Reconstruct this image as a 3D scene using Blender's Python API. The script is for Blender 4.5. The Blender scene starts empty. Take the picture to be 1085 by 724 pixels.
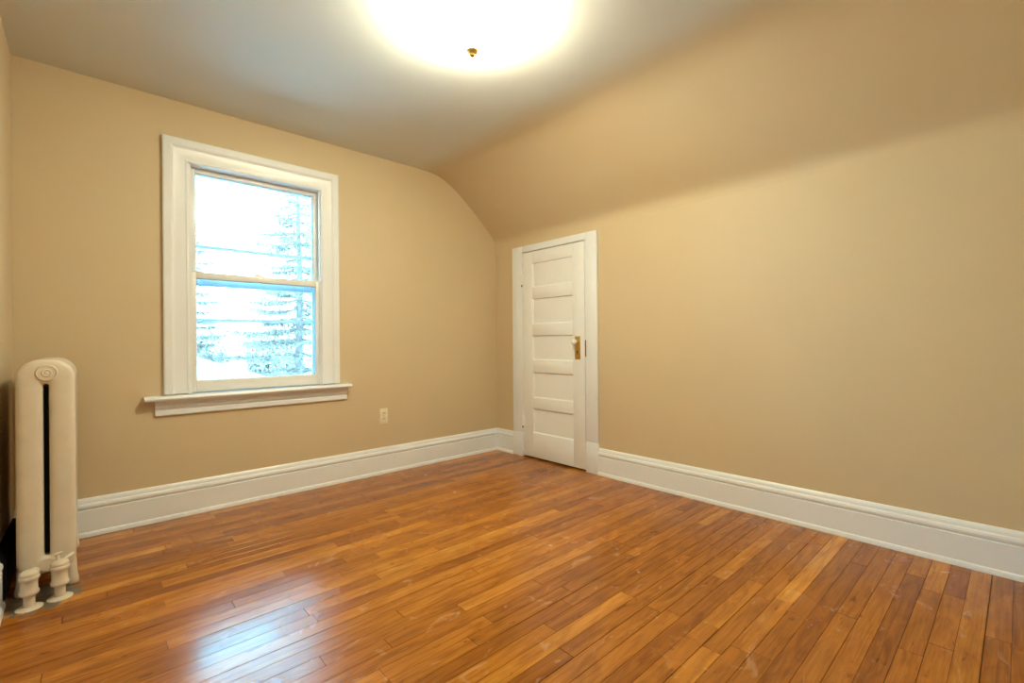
import bpy, bmesh, math, random
from mathutils import Vector, Matrix
import numpy as np

sc = bpy.context.scene
COL = sc.collection

# ------------------------------------------------------------------ camera
cam_d = bpy.data.cameras.new('camera')
cam = bpy.data.objects.new('camera', cam_d)
COL.objects.link(cam)
cam_d.sensor_width = 36.0
cam_d.lens = 495.17 / 1085.0 * 36.0
cam_d.clip_start = 0.02
Rr = (0.73724, -0.67557, -0.00863)
Ru = (0.00581, -0.00643, 0.99996)
Rf = (0.67560, 0.73727, 0.00081)
cam.matrix_world = Matrix(((Rr[0], Ru[0], -Rf[0], -2.991),
                           (Rr[1], Ru[1], -Rf[1], -3.492),
                           (Rr[2], Ru[2], -Rf[2], 1.05),
                           (0, 0, 0, 1)))
sc.camera = cam

# ------------------------------------------------------------------ world and exposure
SKY_COL = (0.27, 0.71, 1.0)
SKY_STRENGTH = 19.5
LAMP_COL = (1.0, 0.95, 0.66)
LAMP_STRENGTH = 53.0
w = bpy.data.worlds.new('sky')
sc.world = w
w.use_nodes = True
w.node_tree.nodes['Background'].inputs[0].default_value = (*SKY_COL, 1)
w.node_tree.nodes['Background'].inputs[1].default_value = SKY_STRENGTH
vs = sc.view_settings
sc.display_settings.display_device = 'sRGB'
vs.view_transform = 'Standard'
vs.look = 'None'
vs.gamma = 1.0
vs.use_curve_mapping = False
vs.exposure = 0.19
sc.cycles.use_denoising = True
sc.cycles.max_bounces = 14
sc.cycles.diffuse_bounces = 8
sc.cycles.sample_clamp_indirect = 8.0


# ------------------------------------------------------------------ materials
def new_mat(name):
    m = bpy.data.materials.new(name)
    m.use_nodes = True
    nt = m.node_tree
    return m, nt, nt.nodes['Principled BSDF']


def ramp(nt, stops):
    r = nt.nodes.new('ShaderNodeValToRGB')
    el = r.color_ramp.elements
    while len(el) < len(stops):
        el.new(0.5)
    for e, (p, c) in zip(el, stops):
        e.position = p
        e.color = (*c, 1)
    return r


def painted(name, col, rough=0.5, var=0.04, nscale=3.0, bump=0.0, bscale=60.0, spec=0.5):
    """paint with a faint cloudy variation and a brushed or rolled surface"""
    m, nt, p = new_mat(name)
    tc = nt.nodes.new('ShaderNodeTexCoord')
    n = nt.nodes.new('ShaderNodeTexNoise')
    n.inputs['Scale'].default_value = nscale
    n.inputs['Detail'].default_value = 4
    nt.links.new(tc.outputs['Object'], n.inputs['Vector'])
    lo = tuple(c * (1 - var) for c in col)
    hi = tuple(min(1, c * (1 + var)) for c in col)
    r = ramp(nt, [(0.3, lo), (0.7, hi)])
    nt.links.new(n.outputs['Fac'], r.inputs['Fac'])
    nt.links.new(r.outputs['Color'], p.inputs['Base Color'])
    p.inputs['Roughness'].default_value = rough
    p.inputs['Specular IOR Level'].default_value = spec
    if bump:
        n2 = nt.nodes.new('ShaderNodeTexNoise')
        n2.inputs['Scale'].default_value = bscale
        n2.inputs['Detail'].default_value = 3
        nt.links.new(tc.outputs['Object'], n2.inputs['Vector'])
        b = nt.nodes.new('ShaderNodeBump')
        b.inputs['Strength'].default_value = bump
        b.inputs['Distance'].default_value = 0.002
        nt.links.new(n2.outputs['Fac'], b.inputs['Height'])
        nt.links.new(b.outputs['Normal'], p.inputs['Normal'])
    return m


M_WALL = painted('beige wall paint', (0.595, 0.48, 0.315), 0.6, 0.02, 1.5, 0.10, 90)
M_CEIL = painted('daylight tinted ceiling paint', (0.63, 0.64, 0.625), 0.65, 0.025, 1.2, 0.10, 75)
M_TRIM = painted('white gloss trim paint', (0.78, 0.82, 0.885), 0.32, 0.015, 4, 0.05, 40)
M_DOOR = painted('white door paint', (0.80, 0.825, 0.865), 0.35, 0.015, 4, 0.05, 50)
M_SASH = painted('white sash paint', (0.78, 0.79, 0.80), 0.35, 0.02, 6)
M_STORM = painted('pale grey storm frame', (0.55, 0.64, 0.74), 0.45, 0.03, 6)
M_RAD = painted('cream radiator enamel', (0.66, 0.585, 0.49), 0.2, 0.04, 14, 0.35, 45)
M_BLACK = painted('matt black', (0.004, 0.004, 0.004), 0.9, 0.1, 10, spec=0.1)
M_DARK = painted('dark void', (0.02, 0.014, 0.01), 0.9, 0.1, 6)
M_PLATE = painted('ivory plastic', (0.80, 0.73, 0.58), 0.35, 0.02, 8)
M_SLOT = painted('outlet slot brown', (0.16, 0.11, 0.06), 0.6, 0.05, 8)
M_PORC = painted('white porcelain', (0.75, 0.74, 0.70), 0.12, 0.02, 6)
M_EXT = painted('pale siding', (0.72, 0.68, 0.66), 0.8, 0.05, 3)
M_ROOF = painted('pale shingles', (0.55, 0.52, 0.50), 0.9, 0.12, 9)
M_GROUND = painted('pale frosty ground', (0.72, 0.78, 0.80), 0.95, 0.2, 0.8)
M_BARK = painted('grey bark', (0.24, 0.16, 0.14), 0.9, 0.25, 12)


def metal(name, col, rough):
    m, nt, p = new_mat(name)
    tc = nt.nodes.new('ShaderNodeTexCoord')
    n = nt.nodes.new('ShaderNodeTexNoise')
    n.inputs['Scale'].default_value = 60
    nt.links.new(tc.outputs['Object'], n.inputs['Vector'])
    r = ramp(nt, [(0.3, tuple(c * 0.8 for c in col)), (0.7, col)])
    nt.links.new(n.outputs['Fac'], r.inputs['Fac'])
    nt.links.new(r.outputs['Color'], p.inputs['Base Color'])
    p.inputs['Metallic'].default_value = 1.0
    p.inputs['Roughness'].default_value = rough
    return m


M_BRASS = metal('aged brass', (0.72, 0.50, 0.17), 0.32)
M_BRONZE = metal('dark brass', (0.22, 0.13, 0.05), 0.45)
M_STEEL = metal('brushed pan metal', (0.6, 0.58, 0.55), 0.4)


def make_glass():
    m, nt, p = new_mat('window glass')
    nt.nodes.remove(p)
    out = nt.nodes['Material Output']
    t = nt.nodes.new('ShaderNodeBsdfTransparent')
    t.inputs[0].default_value = (0.94, 0.97, 0.97, 1)
    g = nt.nodes.new('ShaderNodeBsdfGlossy')
    g.inputs['Roughness'].default_value = 0.02
    f = nt.nodes.new('ShaderNodeFresnel')
    f.inputs['IOR'].default_value = 1.45
    mx = nt.nodes.new('ShaderNodeMixShader')
    nt.links.new(f.outputs[0], mx.inputs[0])
    nt.links.new(t.outputs[0], mx.inputs[1])
    nt.links.new(g.outputs[0], mx.inputs[2])
    nt.links.new(mx.outputs[0], out.inputs['Surface'])
    return m


M_GLASS = make_glass()


def feather_colour(m, col, x0, x1):
    """blend the base colour into col, feathered between x0 and x1"""
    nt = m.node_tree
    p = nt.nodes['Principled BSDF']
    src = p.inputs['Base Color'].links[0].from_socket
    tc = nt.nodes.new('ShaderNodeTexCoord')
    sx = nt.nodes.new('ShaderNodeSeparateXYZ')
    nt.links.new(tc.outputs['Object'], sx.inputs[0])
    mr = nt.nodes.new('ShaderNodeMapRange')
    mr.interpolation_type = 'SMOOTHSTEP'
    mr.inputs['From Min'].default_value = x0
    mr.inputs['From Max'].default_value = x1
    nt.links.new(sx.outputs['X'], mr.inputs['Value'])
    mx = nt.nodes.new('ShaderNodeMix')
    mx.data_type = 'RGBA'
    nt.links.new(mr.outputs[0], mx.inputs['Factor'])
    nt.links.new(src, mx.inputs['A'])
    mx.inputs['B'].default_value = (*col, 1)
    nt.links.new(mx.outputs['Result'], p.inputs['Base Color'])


feather_colour(M_CEIL, (0.595, 0.48, 0.315), -0.98, -0.66)   # flat ceiling's cooler tone paints in window daylight; slope wears the wall paint


def make_lamp_glass():
    m, nt, p = new_mat('lit white glass bowl')
    p.inputs['Base Color'].default_value = (0.9, 0.86, 0.78, 1)
    p.inputs['Roughness'].default_value = 0.25
    p.inputs['Emission Color'].default_value = (*LAMP_COL, 1)
    p.inputs['Emission Strength'].default_value = LAMP_STRENGTH
    return m


M_BOWL = make_lamp_glass()


def make_foliage(name, dark, light):
    m, nt, p = new_mat(name)
    tc = nt.nodes.new('ShaderNodeTexCoord')
    n = nt.nodes.new('ShaderNodeTexNoise')
    n.inputs['Scale'].default_value = 2.5
    n.inputs['Detail'].default_value = 5
    nt.links.new(tc.outputs['Object'], n.inputs['Vector'])
    r = ramp(nt, [(0.32, dark), (0.68, light)])
    nt.links.new(n.outputs['Fac'], r.inputs['Fac'])
    nt.links.new(r.outputs['Color'], p.inputs['Base Color'])
    p.inputs['Roughness'].default_value = 0.8
    return m


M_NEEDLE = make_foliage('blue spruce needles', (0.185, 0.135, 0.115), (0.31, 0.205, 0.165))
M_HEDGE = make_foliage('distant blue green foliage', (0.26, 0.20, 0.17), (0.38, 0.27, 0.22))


def make_floor_mat():
    m, nt, p = new_mat('varnished strip flooring')
    L = nt.links.new
    N = nt.nodes.new
    at = N('ShaderNodeAttribute')
    at.attribute_name = 'plank'
    sep = N('ShaderNodeSeparateColor')
    L(at.outputs['Color'], sep.inputs[0])
    tc = N('ShaderNodeTexCoord')
    # shift the grain from board to board
    off = N('ShaderNodeVectorMath'); off.operation = 'SCALE'
    L(at.outputs['Color'], off.inputs[0]); off.inputs['Scale'].default_value = 37.0
    add = N('ShaderNodeVectorMath'); add.operation = 'ADD'
    L(tc.outputs['Object'], add.inputs[0]); L(off.outputs[0], add.inputs[1])

    def noise(scale_vec, scale, detail, dist=0.0, src=add.outputs[0]):
        mp = N('ShaderNodeMapping')
        mp.inputs['Scale'].default_value = scale_vec
        L(src, mp.inputs['Vector'])
        n = N('ShaderNodeTexNoise')
        n.inputs['Scale'].default_value = scale
        n.inputs['Detail'].default_value = detail
        n.inputs['Distortion'].default_value = dist
        L(mp.outputs[0], n.inputs['Vector'])
        return n.outputs['Fac']
    grain = noise((0.9, 17, 17), 3.5, 7, 1.0)
    fig = noise((1.6, 7, 7), 2.0, 5, 2.2)
    fine = noise((4, 120, 120), 2.0, 2, 0.0)
    wear = noise((1, 1, 1), 2.2, 5, 0.4, tc.outputs['Object'])
    spots = noise((3.0, 9, 9), 4.0, 3, 0.5)

    base = ramp(nt, [(0.0, (0.28, 0.088, 0.009)), (0.35, (0.42, 0.152, 0.016)),
                     (0.7, (0.51, 0.205, 0.025)), (1.0, (0.62, 0.275, 0.042))])
    L(sep.outputs[0], base.inputs['Fac'])

    def mult(col, fac_socket, lo, hi, p0, p1):
        r = ramp(nt, [(p0, lo), (p1, hi)])
        L(fac_socket, r.inputs['Fac'])
        mx = N('ShaderNodeMix'); mx.data_type = 'RGBA'; mx.blend_type = 'MULTIPLY'
        mx.inputs['Factor'].default_value = 1.0
        L(col, mx.inputs['A']); L(r.outputs['Color'], mx.inputs['B'])
        return mx.outputs['Result']
    c = mult(base.outputs['Color'], grain, (0.80, 0.73, 0.65), (1.05, 1.05, 1.05), 0.34, 0.60)
    c = mult(c, fig, (0.80, 0.73, 0.66), (1.05, 1.05, 1.05), 0.33, 0.58)
    c = mult(c, fine, (0.90, 0.88, 0.86), (1.03, 1.03, 1.03), 0.35, 0.65)
    c = mult(c, spots, (0.55, 0.45, 0.38), (1, 1, 1), 0.25, 0.34)
    c = mult(c, wear, (0.92, 0.90, 0.86), (1.05, 1.05, 1.06), 0.35, 0.65)
    scf = noise((2.2, 5, 5), 3.0, 6, 1.5, tc.outputs['Object'])
    scr = ramp(nt, [(0.63, (0, 0, 0)), (0.74, (0.34, 0.34, 0.34))])
    L(scf, scr.inputs['Fac'])
    smx = N('ShaderNodeMix'); smx.data_type = 'RGBA'
    L(scr.outputs['Color'], smx.inputs['Factor'])
    L(c, smx.inputs['A']); smx.inputs['B'].default_value = (0.60, 0.36, 0.18, 1)
    c = smx.outputs['Result']
    # worn grey patch around the radiator pipes
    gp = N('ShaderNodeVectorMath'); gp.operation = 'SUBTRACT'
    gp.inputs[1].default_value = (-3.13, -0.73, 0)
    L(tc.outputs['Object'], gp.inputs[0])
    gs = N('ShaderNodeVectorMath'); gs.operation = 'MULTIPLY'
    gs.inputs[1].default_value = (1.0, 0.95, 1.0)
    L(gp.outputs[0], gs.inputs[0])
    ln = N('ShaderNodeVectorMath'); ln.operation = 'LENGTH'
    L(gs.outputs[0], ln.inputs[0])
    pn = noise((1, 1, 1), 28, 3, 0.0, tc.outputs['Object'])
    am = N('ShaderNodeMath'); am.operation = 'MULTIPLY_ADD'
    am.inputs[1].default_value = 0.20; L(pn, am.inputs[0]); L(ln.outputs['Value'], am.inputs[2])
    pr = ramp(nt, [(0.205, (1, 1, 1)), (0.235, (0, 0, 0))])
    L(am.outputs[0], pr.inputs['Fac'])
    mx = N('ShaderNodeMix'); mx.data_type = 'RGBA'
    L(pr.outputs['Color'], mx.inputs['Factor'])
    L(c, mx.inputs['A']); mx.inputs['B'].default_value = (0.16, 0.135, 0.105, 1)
    L(mx.outputs['Result'], p.inputs['Base Color'])
    rr = N('ShaderNodeMapRange')
    rr.inputs['From Min'].default_value = 0.3; rr.inputs['From Max'].default_value = 0.7
    rr.inputs['To Min'].default_value = 0.17; rr.inputs['To Max'].default_value = 0.30
    L(wear, rr.inputs['Value'])
    L(rr.outputs[0], p.inputs['Roughness'])
    b = N('ShaderNodeBump'); b.inputs['Strength'].default_value = 0.10
    b.inputs['Distance'].default_value = 0.001
    L(grain, b.inputs['Height'])
    L(b.outputs['Normal'], p.inputs['Normal'])
    return m


M_FLOOR = make_floor_mat()


# ------------------------------------------------------------------ helpers
def tag(o, label=None, cat=None, group=None, kind=None):
    if label: o['label'] = label
    if cat: o['category'] = cat
    if group: o['group'] = group
    if kind: o['kind'] = kind
    return o


def empty(name, loc=(0, 0, 0)):
    o = bpy.data.objects.new(name, None)
    o.empty_display_size = 0.1
    COL.objects.link(o)
    o.location = loc
    return o


def obj(name, bm, mats, parent=None, smooth=None):
    """link bm (world coordinates) as one mesh object; keeps world place under a parent"""
    me = bpy.data.meshes.new(name)
    bmesh.ops.recalc_face_normals(bm, faces=bm.faces[:])
    bm.to_mesh(me)
    bm.free()
    for m in (mats if isinstance(mats, (list, tuple)) else [mats]):
        me.materials.append(m)
    o = bpy.data.objects.new(name, me)
    COL.objects.link(o)
    if parent:
        o.parent = parent
        pw = parent
        off = Vector((0, 0, 0))
        while pw:
            off += Vector(pw.location)
            pw = pw.parent
        me.transform(Matrix.Translation(-off))
    if smooth is not None:
        for p in me.polygons:
            p.use_smooth = True
        if smooth < 180:
            me.set_sharp_from_angle(angle=math.radians(smooth))
    return o


def box(bm, x0, x1, y0, y1, z0, z1, bev=0.0, seg=2, mat=0):
    vs_ = [bm.verts.new(p) for p in ((x0, y0, z0), (x1, y0, z0), (x1, y1, z0), (x0, y1, z0),
                                     (x0, y0, z1), (x1, y0, z1), (x1, y1, z1), (x0, y1, z1))]
    fs = [bm.faces.new([vs_[i] for i in q]) for q in
          ((3, 2, 1, 0), (4, 5, 6, 7), (0, 1, 5, 4), (1, 2, 6, 5), (2, 3, 7, 6), (3, 0, 4, 7))]
    for f in fs:
        f.material_index = mat
    if bev:
        es = list({e for f in fs for e in f.edges})
        r = bmesh.ops.bevel(bm, geom=es, offset=bev, segments=seg, affect='EDGES', profile=0.5)
        for f in r['faces']:
            f.material_index = mat
    return bm


def lathe(bm, prof, origin, axis='z', n=32, mat=0):
    """prof: (radius, height) pairs; axis 'z', or '-x' / '-y' for things sticking out of a wall"""
    ox, oy, oz = origin

    def pt(r, h, a):
        c, s = r * math.cos(a), r * math.sin(a)
        if axis == 'z': return (ox + c, oy + s, oz + h)
        if axis == '-x': return (ox - h, oy + c, oz + s)
        return (ox + c, oy - h, oz + s)
    rings = []
    for r, h in prof:
        if r < 1e-6:
            rings.append([bm.verts.new(pt(0, h, 0))])
        else:
            rings.append([bm.verts.new(pt(r, h, 2 * math.pi * k / n)) for k in range(n)])
    for a, b in zip(rings, rings[1:]):
        for k in range(n):
            k2 = (k + 1) % n
            if len(a) == 1 and len(b) == 1: continue
            if len(a) == 1: f = bm.faces.new((a[0], b[k], b[k2]))
            elif len(b) == 1: f = bm.faces.new((a[k], b[0], a[k2]))
            else: f = bm.faces.new((a[k], b[k], b[k2], a[k2]))
            f.material_index = mat
    return bm


def tube(bm, pts, rad, n=12, mat=0):
    """round bar through pts, closed with caps; rad is one number or one per point"""
    pts = [Vector(p) for p in pts]
    rads = rad if isinstance(rad, (list, tuple)) else [rad] * len(pts)
    rings = []
    for i, p in enumerate(pts):
        d = (pts[min(i + 1, len(pts) - 1)] - pts[max(i - 1, 0)]).normalized()
        u = d.cross(Vector((0.31, 0.17, 0.93)))
        u.normalize()
        v = d.cross(u)
        rings.append([bm.verts.new(p + (u * math.cos(2 * math.pi * k / n) + v * math.sin(2 * math.pi * k / n)) * rads[i])
                      for k in range(n)])
    for a, b in zip(rings, rings[1:]):
        for k in range(n):
            f = bm.faces.new((a[k], a[(k + 1) % n], b[(k + 1) % n], b[k]))
            f.material_index = mat
    for r in (rings[0][::-1], rings[-1]):
        f = bm.faces.new(r)
        f.material_index = mat
    return bm


def sweep(bm, prof, path_fn, closed=True):
    """prof: list of 2-D points; path_fn(p) gives the list of 3-D stations of that point"""
    rows = [[bm.verts.new(q) for q in path_fn(p)] for p in prof]
    n = len(rows)
    for i in range(n if closed else n - 1):
        a, b = rows[i], rows[(i + 1) % n]
        for k in range(len(a) - 1):
            bm.faces.new((a[k], b[k], b[k + 1], a[k + 1]))
    if closed:
        bm.faces.new([r[0] for r in rows])
        bm.faces.new([r[-1] for r in rows][::-1])
    return bm


def catmull(pts, per=6):
    out = []
    P = [pts[0]] + list(pts) + [pts[-1]]
    for i in range(1, len(P) - 2):
        p0, p1, p2, p3 = (np.array(q, float) for q in P[i - 1:i + 3])
        for k in range(per):
            t = k / per
            out.append(tuple(0.5 * (2 * p1 + (p2 - p0) * t + (2 * p0 - 5 * p1 + 4 * p2 - p3) * t * t
                                    + (3 * p1 - p0 - 3 * p2 + p3) * t ** 3)))
    out.append(tuple(pts[-1]))
    return out


# ------------------------------------------------------------------ room shell
XL, YF, ZC = -3.26, -3.72, 2.545           # left wall, wall behind the camera, flat ceiling
WX0, WX1, WZ0, WZ1 = -2.515, -1.690, 0.735, 2.182    # window hole
DY0, DY1, DZ1 = -1.121, -0.393, 1.866      # door opening

bm = bmesh.new()
box(bm, XL - 0.15, WX0, 0, 0.16, -0.12, 2.75)
box(bm, WX1, 0.15, 0, 0.16, -0.12, 2.75)
box(bm, WX0, WX1, 0, 0.16, -0.12, WZ0)
box(bm, WX0, WX1, 0, 0.16, WZ1, 2.75)
tag(obj('wall_back', bm, M_WALL), 'beige gable wall holding the double-hung window', 'wall', kind='structure')

bm = bmesh.new()
box(bm, 0, 0.14, YF, DY0, -0.12, 2.06)
box(bm, 0, 0.14, DY1, 0.0, -0.12, 2.06)
box(bm, 0, 0.14, DY0, DY1, DZ1, 2.06)
box(bm, 0.10, 0.14, DY0, DY1, -0.12, DZ1, mat=1)
tag(obj('wall_right', bm, [M_WALL, M_DARK]), 'beige knee wall with the small white door', 'wall', kind='structure')

bm = bmesh.new()
box(bm, XL - 0.15, XL, YF, 0, -0.12, 2.75)
tag(obj('wall_left', bm, M_WALL), 'beige wall at the left edge behind the radiator', 'wall', kind='structure')
bm = bmesh.new()
box(bm, XL - 0.15, 0.15, YF - 0.15, YF, -0.12, 2.75)
tag(obj('wall_front', bm, M_WALL), 'beige wall opposite the window', 'wall', kind='structure')

# ceiling: flat part rolling over into the slope and softly into the knee wall
prof = [(-0.92, ZC), (-0.76, 2.540), (-0.645, 2.520), (-0.52, 2.464), (-0.344, 2.340), (-0.176, 2.194),
        (-0.075, 2.100), (-0.025, 2.045), (-0.006, 2.005), (0.0, 1.965)]
line = [(XL - 0.1, ZC), (-2.2, ZC), (-1.4, ZC)] + catmull(prof, 6)
top = [(x + (0.0 if z > 2.5 else 0.12), z + 0.12) for x, z in line]
bm = bmesh.new()
ys = [YF - 0.05, -3.0, -2.0, -1.0, 0.05]
rows = [[bm.verts.new((x, y, z)) for y in ys] for x, z in line]
rowt = [[bm.verts.new((x, y, z)) for y in ys] for x, z in top]
for a, b in zip(rows, rows[1:]):
    for k in range(len(ys) - 1):
        f = bm.faces.new((a[k], a[k + 1], b[k + 1], b[k]))
for a, b in zip(rowt, rowt[1:]):
    for k in range(len(ys) - 1):
        bm.faces.new((a[k], b[k], b[k + 1], a[k + 1]))
for a, b in ((rows[0], rowt[0]), (rows[-1], rowt[-1])):
    for k in range(len(ys) - 1):
        bm.faces.new((a[k], a[k + 1], b[k + 1], b[k]))
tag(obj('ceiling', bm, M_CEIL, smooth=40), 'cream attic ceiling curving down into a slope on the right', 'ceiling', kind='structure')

# floor: strips laid parallel to the window wall, real gaps, each board its own tone and tilt
rnd = random.Random(11)
bm = bmesh.new()
cl = bm.loops.layers.color.new('plank')
box(bm, XL - 0.02, 0.12, YF, 0.02, -0.12, -0.006, mat=1)
PW = 0.0655
y = 0.01
while y > YF:
    x = XL - 0.02 - rnd.uniform(0, 0.8)
    gap_l = rnd.choice([0.0006, 0.0009, 0.0013, 0.0021])
    while x < 0.12:
        ln_ = rnd.choice([rnd.uniform(0.25, 0.6), rnd.uniform(0.5, 1.3), rnd.uniform(0.9, 1.9)])
        x1 = min(x + ln_, 0.12)
        x0c = max(x, XL - 0.02)
        if x1 > x0c + 0.03:
            ge = rnd.choice([0.0006, 0.0012, 0.0018])
            c = (min(1, max(0, rnd.gauss(0.52, 0.19))), rnd.random(), rnd.random(), 1)
            za, zb = rnd.gauss(0, 0.00012), rnd.gauss(0, 0.00012)
            ya, yb = y - gap_l, y - PW + 0.0003
            xa, xb = x0c + 0.0002, x1 - ge
            e = 0.0004
            tops = [(xa + e, ya - e, za), (xb - e, ya - e, za), (xb - e, yb + e, zb), (xa + e, yb + e, zb)]
            lows = [(xa, ya, -0.0045), (xb, ya, -0.0045), (xb, yb, -0.0045), (xa, yb, -0.0045)]
            mids = [(xa, ya, za - e), (xb, ya, za - e), (xb, yb, zb - e), (xa, yb, zb - e)]
            T = [bm.verts.new(p) for p in tops]
            Mi = [bm.verts.new(p) for p in mids]
            Lo = [bm.verts.new(p) for p in lows]
            fs = [bm.faces.new(T)]
            for k in range(4):
                k2 = (k + 1) % 4
                fs.append(bm.faces.new((T[k], Mi[k], Mi[k2], T[k2])))
                fs.append(bm.faces.new((Mi[k], Lo[k], Lo[k2], Mi[k2])))
            for f in fs:
                for lp in f.loops:
                    lp[cl] = c
        x = x1
    y -= PW
tag(obj('floor', bm, [M_FLOOR, M_DARK]), 'honey brown varnished hardwood strip floor', 'floor', kind='structure')

# ------------------------------------------------------------------ baseboards
BASE = [(0, 0), (0.031, 0), (0.031, 0.012), (0.027, 0.022), (0.0225, 0.026), (0.0225, 0.143), (0.0165, 0.147), (0.0165, 0.151),
        (0.024, 0.156), (0.0255, 0.166), (0.0225, 0.176), (0.0165, 0.182), (0.015, 0.194), (0.010, 0.204), (0.006, 0.2085), (0, 0.2085)]
bm = bmesh.new()
sweep(bm, BASE, lambda p: [(XL + 0.0, -p[0], p[1]), (-p[0], -p[0], p[1])])
tag(obj('baseboard_back', bm, M_TRIM, smooth=25), 'tall white moulded baseboard below the window', 'baseboard', kind='structure')
bm = bmesh.new()
sweep(bm, BASE, lambda p: [(-p[0], -p[0], p[1]), (-p[0], -0.262, p[1])])
tag(obj('baseboard_right', bm, M_TRIM, smooth=25), 'short piece of white baseboard between the room corner and the door casing', 'baseboard', kind='structure')
bm = bmesh.new()
sweep(bm, BASE, lambda p: [(-p[0], -1.241, p[1]), (-p[0], YF, p[1])])
tag(obj('baseboard_right', bm, M_TRIM, smooth=25), 'long white moulded baseboard right of the door', 'baseboard', kind='structure')
bm = bmesh.new()
sweep(bm, BASE, lambda p: [(XL + p[0], -0.72, p[1]), (XL + p[0], YF, p[1])])
tag(obj('baseboard_left', bm, M_TRIM, smooth=25), 'white baseboard on the left wall in front of the radiator', 'baseboard', kind='structure')

bm = bmesh.new()
sweep(bm, BASE, lambda p: [(XL + p[0], YF + p[0], p[1]), (-p[0], YF + p[0], p[1])])
tag(obj('baseboard_front', bm, M_TRIM, smooth=25), 'white moulded baseboard on the wall opposite the window', 'baseboard', kind='structure')

# ------------------------------------------------------------------ window
win = tag(empty('window_1', (-2.1, 0, 0.735)), 'white double-hung window with wide casing looking out on spruce trees', 'window', kind='structure')
il, ir, it = -2.509, -1.701, 2.176
cp = [(0, 0), (0, 0.017), (0.006, 0.021), (0.012, 0.021), (0.015, 0.018), (0.070, 0.016), (0.078, 0.019), (0.084, 0.026),
      (0.090, 0.029), (0.122, 0.029), (0.129, 0.025), (0.129, 0)]
bm = bmesh.new()
sweep(bm, cp, lambda p: [(il - p[0], -p[1], 0.752), (il - p[0], -p[1], it + p[0] * 1.07),
                         (ir + p[0], -p[1], it + p[0] * 1.07), (ir + p[0], -p[1], 0.752)])
obj('casing', bm, M_TRIM, win, smooth=25)
bm = bmesh.new()
sp = [(0.03, 0), (0.03, 0.027), (-0.062, 0.027), (-0.072, 0.0225), (-0.076, 0.0135), (-0.072, 0.0045), (-0.062, 0)]
sweep(bm, sp, lambda p: [(-2.735, p[0] if p[0] < 0 else 0.0, 0.717 + p[1]), (-1.4965, p[0] if p[0] < 0 else 0.0, 0.717 + p[1])])
box(bm, WX0 + 0.002, WX1 - 0.002, -0.004, 0.05, 0.7355, 0.7435)
obj('window_sill', bm, M_TRIM, win, smooth=35)
bm = bmesh.new()
ap = [(0, 0), (0.010, 0), (0.018, 0.006), (0.018, 0.030), (0.010, 0.036), (0.012, 0.042), (0.024, 0.050), (0.024, 0.064), (0.016, 0.070),
      (0.020, 0.078), (0.030, 0.088), (0.032, 0.0945), (0, 0.0945)]
sweep(bm, ap, lambda p: [(-2.681 , -p[0], 0.6225 + p[1]), (-1.5155, -p[0], 0.6225 + p[1])])
obj('apron', bm, M_TRIM, win, smooth=25)
# jamb lining the hole, with parting beads
bm = bmesh.new()
box(bm, WX0, WX0 + 0.011, -0.002, 0.16, 0.74, WZ1)
box(bm, WX1 - 0.009, WX1, -0.002, 0.16, 0.74, WZ1)
box(bm, WX0 + 0.011, WX1 - 0.009, -0.002, 0.16, WZ1 - 0.006, WZ1)
box(bm, WX0 + 0.011, WX1 - 0.009, 0.05, 0.20, 0.72, 0.752)
for xa, xb in ((WX0 + 0.011, WX0 + 0.021), (WX1 - 0.019, WX1 - 0.009)):
    box(bm, xa, xb, 0.050, 0.056, 0.75, WZ1 - 0.006)
    box(bm, xa, xb, 0.0, 0.012, 0.745, WZ1 - 0.006)
obj('jamb', bm, M_SASH, win)


def sash(name, x0, x1, z0, z1, y0, y1, gx0, gx1, gz0, gz1, mat):
    b = bmesh.new()
    box(b, x0, gx0, y0, y1, z0, z1, 0.002)
    box(b, gx1, x1, y0, y1, z0, z1, 0.002)
    box(b, gx0, gx1, y0, y1, z0, gz0, 0.002)
    box(b, gx0, gx1, y0, y1, gz1, z1, 0.002)
    # sloped glazing stop
    ym = (y0 + y1) / 2
    s = 0.006
    O = [b.verts.new(p) for p in ((gx0 - .001, y0 + .004, gz0 - .001), (gx1 + .001, y0 + .004, gz0 - .001), (gx1 + .001, y0 + .004, gz1 + .001), (gx0 - .001, y0 + .004, gz1 + .001))]
    I = [b.verts.new(p) for p in ((gx0 + s, ym, gz0 + s), (gx1 - s, ym, gz0 + s), (gx1 - s, ym, gz1 - s), (gx0 + s, ym, gz1 - s))]
    for k in range(4):
        b.faces.new((O[k], O[(k + 1) % 4], I[(k + 1) % 4], I[k]))
    o = obj(name, b, mat, win, smooth=25)
    g = bmesh.new()
    box(g, gx0, gx1, ym, ym + 0.003, gz0, gz1)
    obj('glass_pane', g, M_GLASS, o)
    return o


lower = sash('lower_sash', -2.502, -1.700, 0.7525, 1.509, 0.014, 0.048, -2.468, -1.727, 0.822, 1.470, M_SASH)
upper = sash('upper_sash', -2.502, -1.700, 1.470, 2.174, 0.058, 0.092, -2.462, -1.728, 1.505, 2.148, M_SASH)
bm = bmesh.new()
box(bm, -2.135, -2.075, 0.016, 0.046, 1.509, 1.517, 0.002)
tube(bm, [(-2.105, 0.03, 1.517), (-2.105, 0.03, 1.524)], 0.012, 16)
tube(bm, [(-2.105, 0.026, 1.521), (-2.14, 0.020, 1.523)], [0.005, 0.003], 10)
obj('sash_lock', bm, M_SASH, lower, smooth=35)
for xa in (-2.500, -1.775):
    bm = bmesh.new()
    box(bm, xa, xa + 0.073, 0.012, 0.040, 1.507, 1.5155, 0.003)
    obj('tilt_latch', bm, M_SASH, lower, smooth=35)
bm = bmesh.new()
X0, X1 = -2.504, -1.699
box(bm, X0, X0 + 0.022, 0.118, 0.140, 0.752, 2.176, 0.002)
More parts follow.
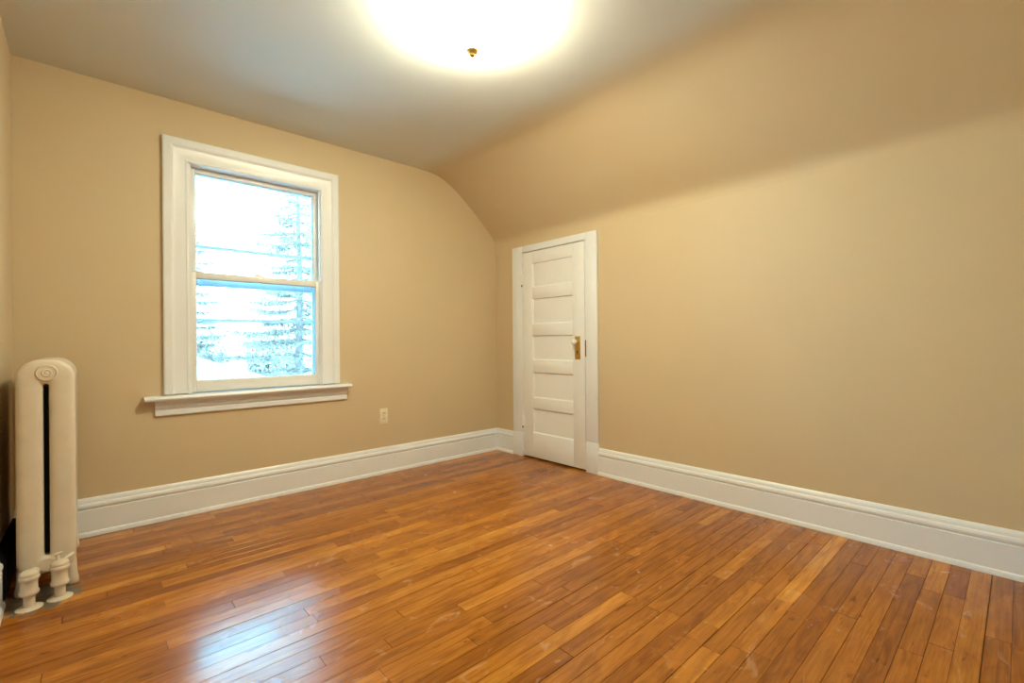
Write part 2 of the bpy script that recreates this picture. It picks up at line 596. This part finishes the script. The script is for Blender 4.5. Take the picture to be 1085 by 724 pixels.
box(bm, X1 - 0.022, X1, 0.118, 0.140, 0.752, 2.176, 0.002)
for za, zb in ((0.752, 0.80), (1.432, 1.476), (2.150, 2.176), (1.679, 1.700), (1.2005, 1.2205)):
    box(bm, X0 + 0.022, X1 - 0.022, 0.120, 0.138, za, zb, 0.002)
st = obj('storm_frame', bm, M_STORM, win, smooth=25)
bm = bmesh.new()
box(bm, X0 + 0.01, X1 - 0.01, 0.128, 0.130, 0.76, 2.17)
obj('storm_pane', bm, M_GLASS, st)

# ------------------------------------------------------------------ door
door = tag(empty('door_1', (0, -0.757, 0)), 'low white five-panel closet door in white casing under the sloped ceiling', 'door', kind='structure')
bm = bmesh.new()
box(bm, -0.022, 0.0, -1.2396, DY0 - 0.001, 0.243, 1.9246, 0.003)
box(bm, -0.022, 0.0, DY1 + 0.001, -0.262, 0.215, 1.9246, 0.003)
box(bm, -0.022, 0.0, DY0 - 0.001, DY1 + 0.001, DZ1 + 0.001, 1.9246, 0.003)
obj('casing', bm, M_TRIM, door, smooth=25)
bm = bmesh.new()
box(bm, -0.027, 0.0, -1.2405, DY0 - 0.0015, 0.0, 0.243, 0.003)
obj('plinth_block', bm, M_TRIM, door, smooth=25)
bm = bmesh.new()
box(bm, -0.027, 0.0, DY1 + 0.0015, -0.262, 0.0, 0.215, 0.003)
obj('plinth_block', bm, M_TRIM, door, smooth=25)
bm = bmesh.new()
LX = -0.021
lx1 = 0.022
l0, l1 = -1.1155, -0.3985
box(bm, LX, lx1, l0, -0.992, 0.016, 1.859, 0.0015)
box(bm, LX, lx1, -0.524, l1, 0.016, 1.859, 0.0015)
tops_ = [1.753, 1.433, 1.104, 0.776, 0.450]
bots_ = [1.536, 1.206, 0.886, 0.549, 0.232]
edges = [(1.859, tops_[0])] + [(bots_[i], tops_[i + 1]) for i in range(4)] + [(bots_[4], 0.016)]
for za, zb in edges:
    box(bm, LX, lx1, -0.992, -0.524, zb, za, 0.0008)
for zt, zb in zip(tops_, bots_):
    box(bm, LX + 0.0115, lx1 - 0.008, -0.995, -0.521, zb - 0.003, zt + 0.003)
    s = 0.010
    O = [bm.verts.new(p) for p in ((LX + .001, -0.992, zb), (LX + .001, -0.524, zb), (LX + .001, -0.524, zt), (LX + .001, -0.992, zt))]
    I = [bm.verts.new(p) for p in ((LX + .0115, -0.992 + s, zb + s), (LX + .0115, -0.524 - s, zb + s), (LX + .0115, -0.524 - s, zt - s * .4), (LX + .0115, -0.992 + s, zt - s * .4))]
    for k in range(4):
        bm.faces.new((O[k], O[(k + 1) % 4], I[(k + 1) % 4], I[k]))
leaf = obj('leaf', bm, M_DOOR, door, smooth=25)
for zc in (1.615, 0.325):
    bm = bmesh.new()
    yk = -0.3955
    tube(bm, [(-0.026, yk, zc - 0.045), (-0.026, yk, zc + 0.045)], 0.0065, 14)
    box(bm, -0.0235, -0.0205, yk - 0.028, yk + 0.0, zc - 0.045, zc + 0.045, 0.001)
    box(bm, -0.0245, -0.0215, yk + 0.0035, yk + 0.022, zc - 0.045, zc + 0.045, 0.001)
    hg = obj('hinge', bm, M_DOOR, door, smooth=35)
    for s in (1, -1):
        bm = bmesh.new()
        lathe(bm, [(0.0055, 0), (0.0085, 0.004 * s), (0.0075, 0.010 * s), (0.004, 0.016 * s), (0, 0.018 * s)], (-0.026, yk, zc + 0.045 * s), 'z', 14)
        o = obj('hinge_tip', bm, M_BRONZE if s < 0 else M_DOOR, hg, smooth=60)
        if s < 0: o['label'] = 'dark brass hinge tip with worn paint'
# lock plate with keyhole, knob and strike
bm = bmesh.new()
box(bm, LX - 0.0035, LX, -1.0715, -1.0155, 0.902, 1.091, 0.0015)
box(bm, LX - 0.0050, LX - 0.0030, -1.064, -1.023, 0.915, 1.078, 0.001)
box(bm, LX - 0.0060, LX - 0.0045, -1.066, -1.021, 1.004, 1.010, 0.0005)
lathe(bm, [(0.022, 0), (0.020, 0.005), (0.013, 0.008), (0.010, 0.026), (0.013, 0.030)], (LX - 0.0035, -1.0435, 1.045), '-x', 24)
lp_ = obj('lock_plate', bm, M_BRASS, leaf, smooth=35)
lp_['label'] = 'brass lock plate'
bm = bmesh.new()
lathe(bm, [(0, 0), (0.006, 0.0), (0.006, 0.0015), (0, 0.0015)], (LX - 0.0047, -1.0435, 0.966), '-x', 14)
box(bm, LX - 0.0062, LX - 0.0047, -1.0462, -1.0408, 0.944, 0.966)
obj('keyhole', bm, M_BLACK, lp_)
bm = bmesh.new()
lathe(bm, [(0.010, 0), (0.015, 0.002), (0.023, 0.009), (0.0265, 0.018), (0.024, 0.028), (0.015, 0.035), (0, 0.038)],
      (LX - 0.027, -1.0435, 1.045), '-x', 28)
kn = obj('knob', bm, M_PORC, leaf, smooth=60)
kn['label'] = 'white porcelain door knob'
bm = bmesh.new()
box(bm, -0.0240, -0.0215, DY0 - 0.010, DY0 + 0.0, 0.925, 1.060, 0.0008)
box(bm, -0.0225, 0.012, DY0 - 0.001, DY0 + 0.0015, 0.925, 1.060, 0.0004)
o = obj('strike_plate', bm, M_BRONZE, door, smooth=35)
o['label'] = 'dark brass strike plate'

# ------------------------------------------------------------------ radiator
RX, RY0 = -3.112, -0.672
NSEC, PITCH = 9, 0.061


def section_bm(yc, feet):
    """one two-column section: an upright elongated ring around the slot, plus feet"""
    b = bmesh.new()
    hw, zt, zb = 0.0925, 0.992, 0.075
    sh, st_, sb_ = 0.0085, 0.885, 0.150
    D = 0.029
    n = 96

    def outer(a):
        # rounded shoulders at the top, flatter belly at the bottom
        c, s = math.cos(a), math.sin(a)
        r = 0.078 if s > 0 else 0.055
        px = (hw - r) * (1 if c > 1e-9 else -1 if c < -1e-9 else 0) + r * c
        pz = (zt - r if s > 0 else zb + r) + r * s
        return px, pz

    def inner(a):
        c, s = math.cos(a), math.sin(a)
        return sh * c, (st_ - sh if s > 0 else sb_ + sh) + sh * s
    angs = []
    for q in range(4):
        for k in range(n // 4):
            angs.append(q * math.pi / 2 + (k + 0.5) / (n // 4) * math.pi / 2)
    m = 14
    rings = []
    for a in angs:
        ox, oz = outer(a)
        ix, iz = inner(a)
        ring = []
        for j in range(2 * m):
            th = 2 * math.pi * j / (2 * m)
            ct, stn = math.cos(th), math.sin(th)
            u = 0.5 - 0.5 * math.copysign(abs(ct) ** 0.75, ct)       # 0 inner, 1 outer
            d = D * math.copysign(abs(stn) ** 0.62, stn)
            ring.append(b.verts.new((RX + ix + (ox - ix) * u, yc - d, iz + (oz - iz) * u)))
        rings.append(ring)
    for i in range(len(rings)):
        A, B = rings[i], rings[(i + 1) % len(rings)]
        for j in range(2 * m):
            j2 = (j + 1) % (2 * m)
            b.faces.new((A[j], B[j], B[j2], A[j2]))
    # hubs that join the sections
    for zz in (0.935, 0.115):
        tube(b, [(RX, yc - 0.0305, zz), (RX, yc + 0.0305, zz)], 0.030 if zz > .5 else 0.026, 24)
    if feet:
        for s in (-1, 1):
            x0 = RX + s * 0.074
            tube(b, [(x0 - s * 0.006, yc, 0.20), (x0 + s * 0.000, yc, 0.10), (x0 + s * 0.003, yc - 0.002, 0.05), (x0 + s * 0.005, yc - 0.004, 0.022),
                     (x0 + s * 0.006, yc - 0.004, 0.004), (x0 + s * 0.006, yc - 0.004, 0.0)],
                 [0.014, 0.019, 0.018, 0.021, 0.021, 0.017], 16)
    return b


rad = tag(empty('radiator', (RX, -0.42, 0)), 'tall cream painted cast iron radiator in the left corner', 'radiator')
for k in range(NSEC):
    yc = RY0 + 0.029 + k * PITCH
    s = obj('section', section_bm(yc, k in (0, NSEC - 1)), M_RAD, rad, smooth=60)
    if k == 0:
        bm = bmesh.new()
        lathe(bm, [(0.037, -0.012), (0.037, 0.001), (0.035, 0.005), (0.031, 0.006), (0.028, 0.003), (0.020, 0.003), (0.017, 0.006), (0.013, 0.007),
                   (0.010, 0.004), (0.007, 0.005), (0, 0.006)], (RX + 0.003, RY0 + 0.003, 0.934), '-y', 32)
        obj('medallion', bm, M_RAD, s, smooth=50)
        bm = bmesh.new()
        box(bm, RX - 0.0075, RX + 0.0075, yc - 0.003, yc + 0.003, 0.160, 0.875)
        o = obj('slot_shade', bm, M_BLACK, s)  # black strip gives the slot its shade by colour
        o['label'] = 'black strip painting the shade between the two columns'
# floor pipes with their unions in front of the end section
for i, (px, py) in enumerate(((-3.158, -0.800), (-3.070, -0.775))):
    bm = bmesh.new()
    t = 1.0 if i == 0 else 1.04
    lathe(bm, [(0.0175, 0), (0.0175, 0.052), (0.026, 0.054), (0.030, 0.060), (0.030, 0.068), (0.0265, 0.074), (0.0255, 0.10 * t), (0.027, 0.112 * t),
               (0.0315, 0.118 * t), (0.0325, 0.126 * t), (0.0285, 0.132 * t), (0.030, 0.138 * t), (0.026, 0.146 * t), (0.016, 0.152 * t), (0, 0.154 * t)],
          (px, py, 0), 'z', 24)
    tube(bm, [(px, py, 0.092), (px + 0.004, py + 0.06, 0.094), (px + 0.008, RY0 + 0.03, 0.10)], 0.019, 16)
    if i == 1:
        tube(bm, [(px - 0.006, py + 0.004, 0.15), (px - 0.006, py + 0.004, 0.184)], [0.007, 0.006], 10)
        tube(bm, [(px - 0.016, py + 0.004, 0.180), (px + 0.008, py + 0.004, 0.186)], 0.0055, 10)
        tube(bm, [(px + 0.012, py + 0.01, 0.150), (px + 0.040, py + 0.045, 0.158)], [0.009, 0.007], 10)
    v = obj('supply_pipe' if i == 0 else 'return_pipe', bm, M_RAD, rad, smooth=45)
    bm = bmesh.new()
    lathe(bm, [(0.0, 0.0), (0.041, 0), (0.041, 0.003), (0.034, 0.007), (0.017, 0.009)], (px, py, 0), 'z', 28)
    obj('floor_flange', bm, M_RAD, v, smooth=40)

# black rounded panel added for the dark gap on the wall beside the radiator
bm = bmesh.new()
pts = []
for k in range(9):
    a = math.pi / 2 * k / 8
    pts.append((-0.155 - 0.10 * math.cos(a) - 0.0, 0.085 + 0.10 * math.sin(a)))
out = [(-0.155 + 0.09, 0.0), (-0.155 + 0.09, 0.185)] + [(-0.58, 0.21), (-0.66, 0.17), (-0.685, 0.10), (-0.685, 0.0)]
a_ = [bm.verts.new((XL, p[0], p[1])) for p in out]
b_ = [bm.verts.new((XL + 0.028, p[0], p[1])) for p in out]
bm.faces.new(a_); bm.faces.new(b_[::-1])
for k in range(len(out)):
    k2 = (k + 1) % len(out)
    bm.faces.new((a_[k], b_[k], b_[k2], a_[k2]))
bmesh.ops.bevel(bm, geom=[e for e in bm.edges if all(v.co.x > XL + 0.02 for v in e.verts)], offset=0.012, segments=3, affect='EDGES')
tag(obj('dark_gap_panel', bm, M_BLACK, smooth=40), 'black panel standing in for a dark gap at floor level on the left wall, half hidden by the radiator', 'panel')

# ------------------------------------------------------------------ wall outlet
oc = tag(empty('wall_outlet', (-1.206, 0, 0.459)), 'small ivory power outlet on the wall right of the window', 'outlet')
bm = bmesh.new()
box(bm, -1.240, -1.172, -0.006, 0.0, 0.397, 0.521, 0.003)
obj('cover_plate', bm, M_PLATE, oc, smooth=35)
for zc in (0.482, 0.436):
    bm = bmesh.new()
    box(bm, -1.221, -1.191, -0.0085, -0.005, zc - 0.015, zc + 0.015, 0.004, 3)
    r_ = obj('socket', bm, M_PLATE, oc, smooth=35)
    for dx in (-0.0065, 0.0065):
        bm = bmesh.new()
        box(bm, -1.206 + dx - 0.0022, -1.206 + dx + 0.0022, -0.0093, -0.008, zc - 0.003, zc + 0.009)
        obj('slot', bm, M_SLOT, r_)
bm = bmesh.new()
lathe(bm, [(0.0035, 0), (0.003, 0.0012), (0, 0.0014)], (-1.206, -0.006, 0.459), '-y', 12)
obj('screw', bm, M_SLOT, oc)

# ------------------------------------------------------------------ ceiling light
LXc, LYc = -1.690, -1.822
lamp = tag(empty('ceiling_light', (LXc, LYc, ZC)), 'lit white glass bowl ceiling light with a brass finial', 'lamp')
bm = bmesh.new()
lathe(bm, [(0, 0), (0.11, 0), (0.112, -0.012), (0.09, -0.026), (0, -0.028)], (LXc, LYc, ZC), 'z', 40)
obj('ceiling_pan', bm, M_STEEL, lamp, smooth=40)
bm = bmesh.new()
tube(bm, [(LXc, LYc, ZC - 0.02), (LXc, LYc, 2.379)], 0.006, 12)
obj('centre_rod', bm, M_BRASS, lamp, smooth=40)
bm = bmesh.new()
A, Cc, zr = 0.276, 0.143, 2.520
outp = [(A * math.cos(t), -Cc * math.sin(t)) for t in [math.pi / 2 * k / 20 for k in range(20)]] + [(0.008, -Cc)]
inp = [(0.008, -Cc + 0.005)] + [((A - 0.006) * math.cos(t), -(Cc - 0.006) * math.sin(t)) for t in [math.pi / 2 * k / 20 for k in range(19, -1, -1)]]
lathe(bm, outp + inp + [outp[0]], (LXc, LYc, zr), 'z', 64)
obj('glass_bowl', bm, M_BOWL, lamp, smooth=60)
bm = bmesh.new()
lathe(bm, [(0.003, 0.004), (0.020, 0.0), (0.028, -0.006), (0.029, -0.012), (0.024, -0.019), (0.016, -0.024), (0.013, -0.028), (0.013, -0.033), (0.008, -0.038), (0, -0.040)],
      (LXc, LYc, zr - Cc), 'z', 24)
o = obj('finial', bm, M_BRASS, lamp, smooth=50)
o['label'] = 'brass finial'

# ------------------------------------------------------------------ outside
GZ = -3.2
bm = bmesh.new()
n = 24
vv = [[bm.verts.new((-60 + 120 * i / n, 0.6 + 70 * j / n, GZ + 0.25 * math.sin(i * 1.7) * math.cos(j * 1.3))) for j in range(n + 1)] for i in range(n + 1)]
for i in range(n):
    for j in range(n):
        bm.faces.new((vv[i][j], vv[i + 1][j], vv[i + 1][j + 1], vv[i][j + 1]))
tag(obj('ground', bm, M_GROUND, smooth=180), 'pale garden ground far below the window', 'ground', kind='structure')


def spruce(name, base, height, spread, seed, label, group, lean=0.0, gap0=0.30):
    rr = np.random.default_rng(seed)
    root = tag(empty(name, base), label, 'tree', group)
    bx, by, bz = base
    b = bmesh.new()
    N = 12
    tube(b, [(bx + 0.02 * math.sin(k), by, bz - 0.1 + height * k / N) for k in range(N + 1)], [0.17 * (1 - 0.93 * k / N) for k in range(N + 1)], 10)
    z = 0.9
    V, F = [], []

    def blade(p, d, l, wd):
        d = d / (np.linalg.norm(d) + 1e-9)
        s = np.cross(d, rr.normal(size=3)); s /= np.linalg.norm(s) + 1e-9
        i = len(V)
        V.extend([p - s * wd, p + s * wd, p + d * l + s * wd * 0.3, p + d * l - s * wd * 0.3])
        F.append((i, i + 1, i + 2, i + 3))
    while z < height - 0.15:
        t = z / height
        R = spread * (1 - t) ** 0.85 + 0.12
        nb = int(rr.integers(4, 7))
        a0 = rr.uniform(0, 6.28)
        for k in range(nb):
            a = a0 + 6.28 * k / nb + rr.normal() * 0.22
            L = R * rr.uniform(0.62, 1.08)
            o_ = np.array([math.cos(a), math.sin(a), 0.0])
            pts = []
            for q in range(7):
                u = q / 6
                pts.append(np.array([bx, by, bz + z]) + o_ * L * u + np.array([0, 0, L * (-0.30 * u + 0.26 * u * u) + 0.04]))
            tube(b, [tuple(p) for p in pts], [0.028 * (1 - 0.85 * q / 6) * (0.5 + R / spread) for q in range(7)], 5)
            # side twigs carrying needles
            nt_ = max(5, int(L / 0.10))
            for q in range(nt_):
                u = 0.18 + 0.82 * (q + rr.random()) / nt_
                idx = min(int(u * 6), 5)
                p = pts[idx] + (pts[idx + 1] - pts[idx]) * (u * 6 - idx)
                for sd in (-1, 1):
                    side = np.array([-math.sin(a), math.cos(a), 0]) * sd
                    tl = L * 0.36 * (1.05 - u) + 0.10
                    td = side * 0.8 + o_ * 0.7 + np.array([0, 0, rr.normal() * 0.12 - 0.12])
                    td /= np.linalg.norm(td)
                    ns = max(3, int(tl / 0.045))
                    for c in range(ns):
                        pp = p + td * tl * (c + rr.random()) / ns
                        blade(pp, td + rr.normal(size=3) * 0.55, rr.uniform(0.07, 0.13), 0.013)
                        blade(pp, td * 0.6 + np.array([0, 0, -0.9]) + rr.normal(size=3) * 0.4, rr.uniform(0.05, 0.14), 0.012)
        z += rr.uniform(0.75, 1.25) * gap0 * (0.7 + 0.6 * (1 - t))
    obj('trunk', b, M_BARK, root, smooth=60)
    me = bpy.data.meshes.new('needles')
    me.from_pydata([tuple(v - np.array(base)) for v in V], [], F)
    me.materials.append(M_NEEDLE)
    o = bpy.data.objects.new('needles', me)
    COL.objects.link(o)
    o.parent = root
    return root


spruce('spruce_tree', (1.08, 9.0, GZ), 9.2, 2.5, 5, 'tall blue spruce filling the right half of the window', 'spruces outside')
spruce('spruce_tree', (-1.0, 14.9, GZ), 10.8, 3.1, 8, 'blue spruce at the left edge of the window view', 'spruces outside')

# shrubs and small trees further off
def shrub(c, r, h, seed, label):
    rr = np.random.default_rng(seed)
    root = tag(empty('distant_tree', c), label, 'tree', 'distant trees')
    V, F = [], []
    for k in range(5200):
        d = rr.normal(size=3); d /= np.linalg.norm(d)
        rad_ = rr.uniform(0.55, 1.0) * (1 + 0.18 * math.sin(5 * d[0] + 3 * d[2] + seed))
        p = np.array([d[0] * r * rad_, d[1] * r * rad_, h * 0.55 + d[2] * h * 0.45 * rad_])
        t1 = rr.normal(size=3); t1 /= np.linalg.norm(t1)
        t2 = np.cross(t1, d); t2 /= np.linalg.norm(t2) + 1e-9
        s = 0.10
        i = len(V)
        V.extend([tuple(p - t1 * s), tuple(p + t2 * s * .6), tuple(p + t1 * s), tuple(p - t2 * s * .6)])
        F.append((i, i + 1, i + 2, i + 3))
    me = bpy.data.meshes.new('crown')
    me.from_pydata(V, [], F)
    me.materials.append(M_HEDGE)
    o = bpy.data.objects.new('crown', me)
    COL.objects.link(o); o.parent = root
    b = bmesh.new()
    tube(b, [(c[0], c[1], c[2] - 0.1), (c[0], c[1], c[2] + h * 0.6)], [0.16, 0.08], 8)
    obj('trunk', b, M_BARK, root, smooth=60)


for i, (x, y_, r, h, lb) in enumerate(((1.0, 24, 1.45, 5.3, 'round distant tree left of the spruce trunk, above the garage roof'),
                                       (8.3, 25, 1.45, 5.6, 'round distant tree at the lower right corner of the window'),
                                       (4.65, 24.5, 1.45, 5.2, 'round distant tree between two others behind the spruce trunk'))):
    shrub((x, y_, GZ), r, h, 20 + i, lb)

house = tag(empty('neighbour_house', (-2.6, 5.0, GZ)), 'pale neighbouring garage gable low in the window', 'building')
ex, rx_, lx_ = -0.90, -2.60, -4.30
ze, zr_ = 0.53, 1.147
bm = bmesh.new()
pr_ = [(lx_ + .06, GZ - .2), (ex - .06, GZ - .2), (ex - .06, ze - .02), (rx_, zr_ - 0.05), (lx_ + .06, ze - .02)]
f0 = [bm.verts.new((x, 4.05, z)) for x, z in pr_]
f1 = [bm.verts.new((x, 6.10, z)) for x, z in pr_]
bm.faces.new(f0); bm.faces.new(f1[::-1])
for k in range(5):
    bm.faces.new((f0[k], f0[(k + 1) % 5], f1[(k + 1) % 5], f1[k]))
obj('wall', bm, M_EXT, house)
bm = bmesh.new()
for xa, za, xb, zb in ((rx_, zr_, ex, ze), (lx_, ze, rx_, zr_)):
    q = [bm.verts.new(p) for p in ((xa, 4.0, za - .05), (xb, 4.0, zb - .05), (xb, 6.15, zb - .05), (xa, 6.15, za - .05),
                                   (xa, 4.0, za), (xb, 4.0, zb), (xb, 6.15, zb), (xa, 6.15, za))]
    for ff in ((3, 2, 1, 0), (4, 5, 6, 7), (0, 1, 5, 4), (1, 2, 6, 5), (2, 3, 7, 6), (3, 0, 4, 7)):
        bm.faces.new([q[i] for i in ff])
obj('roof', bm, M_ROOF, house)
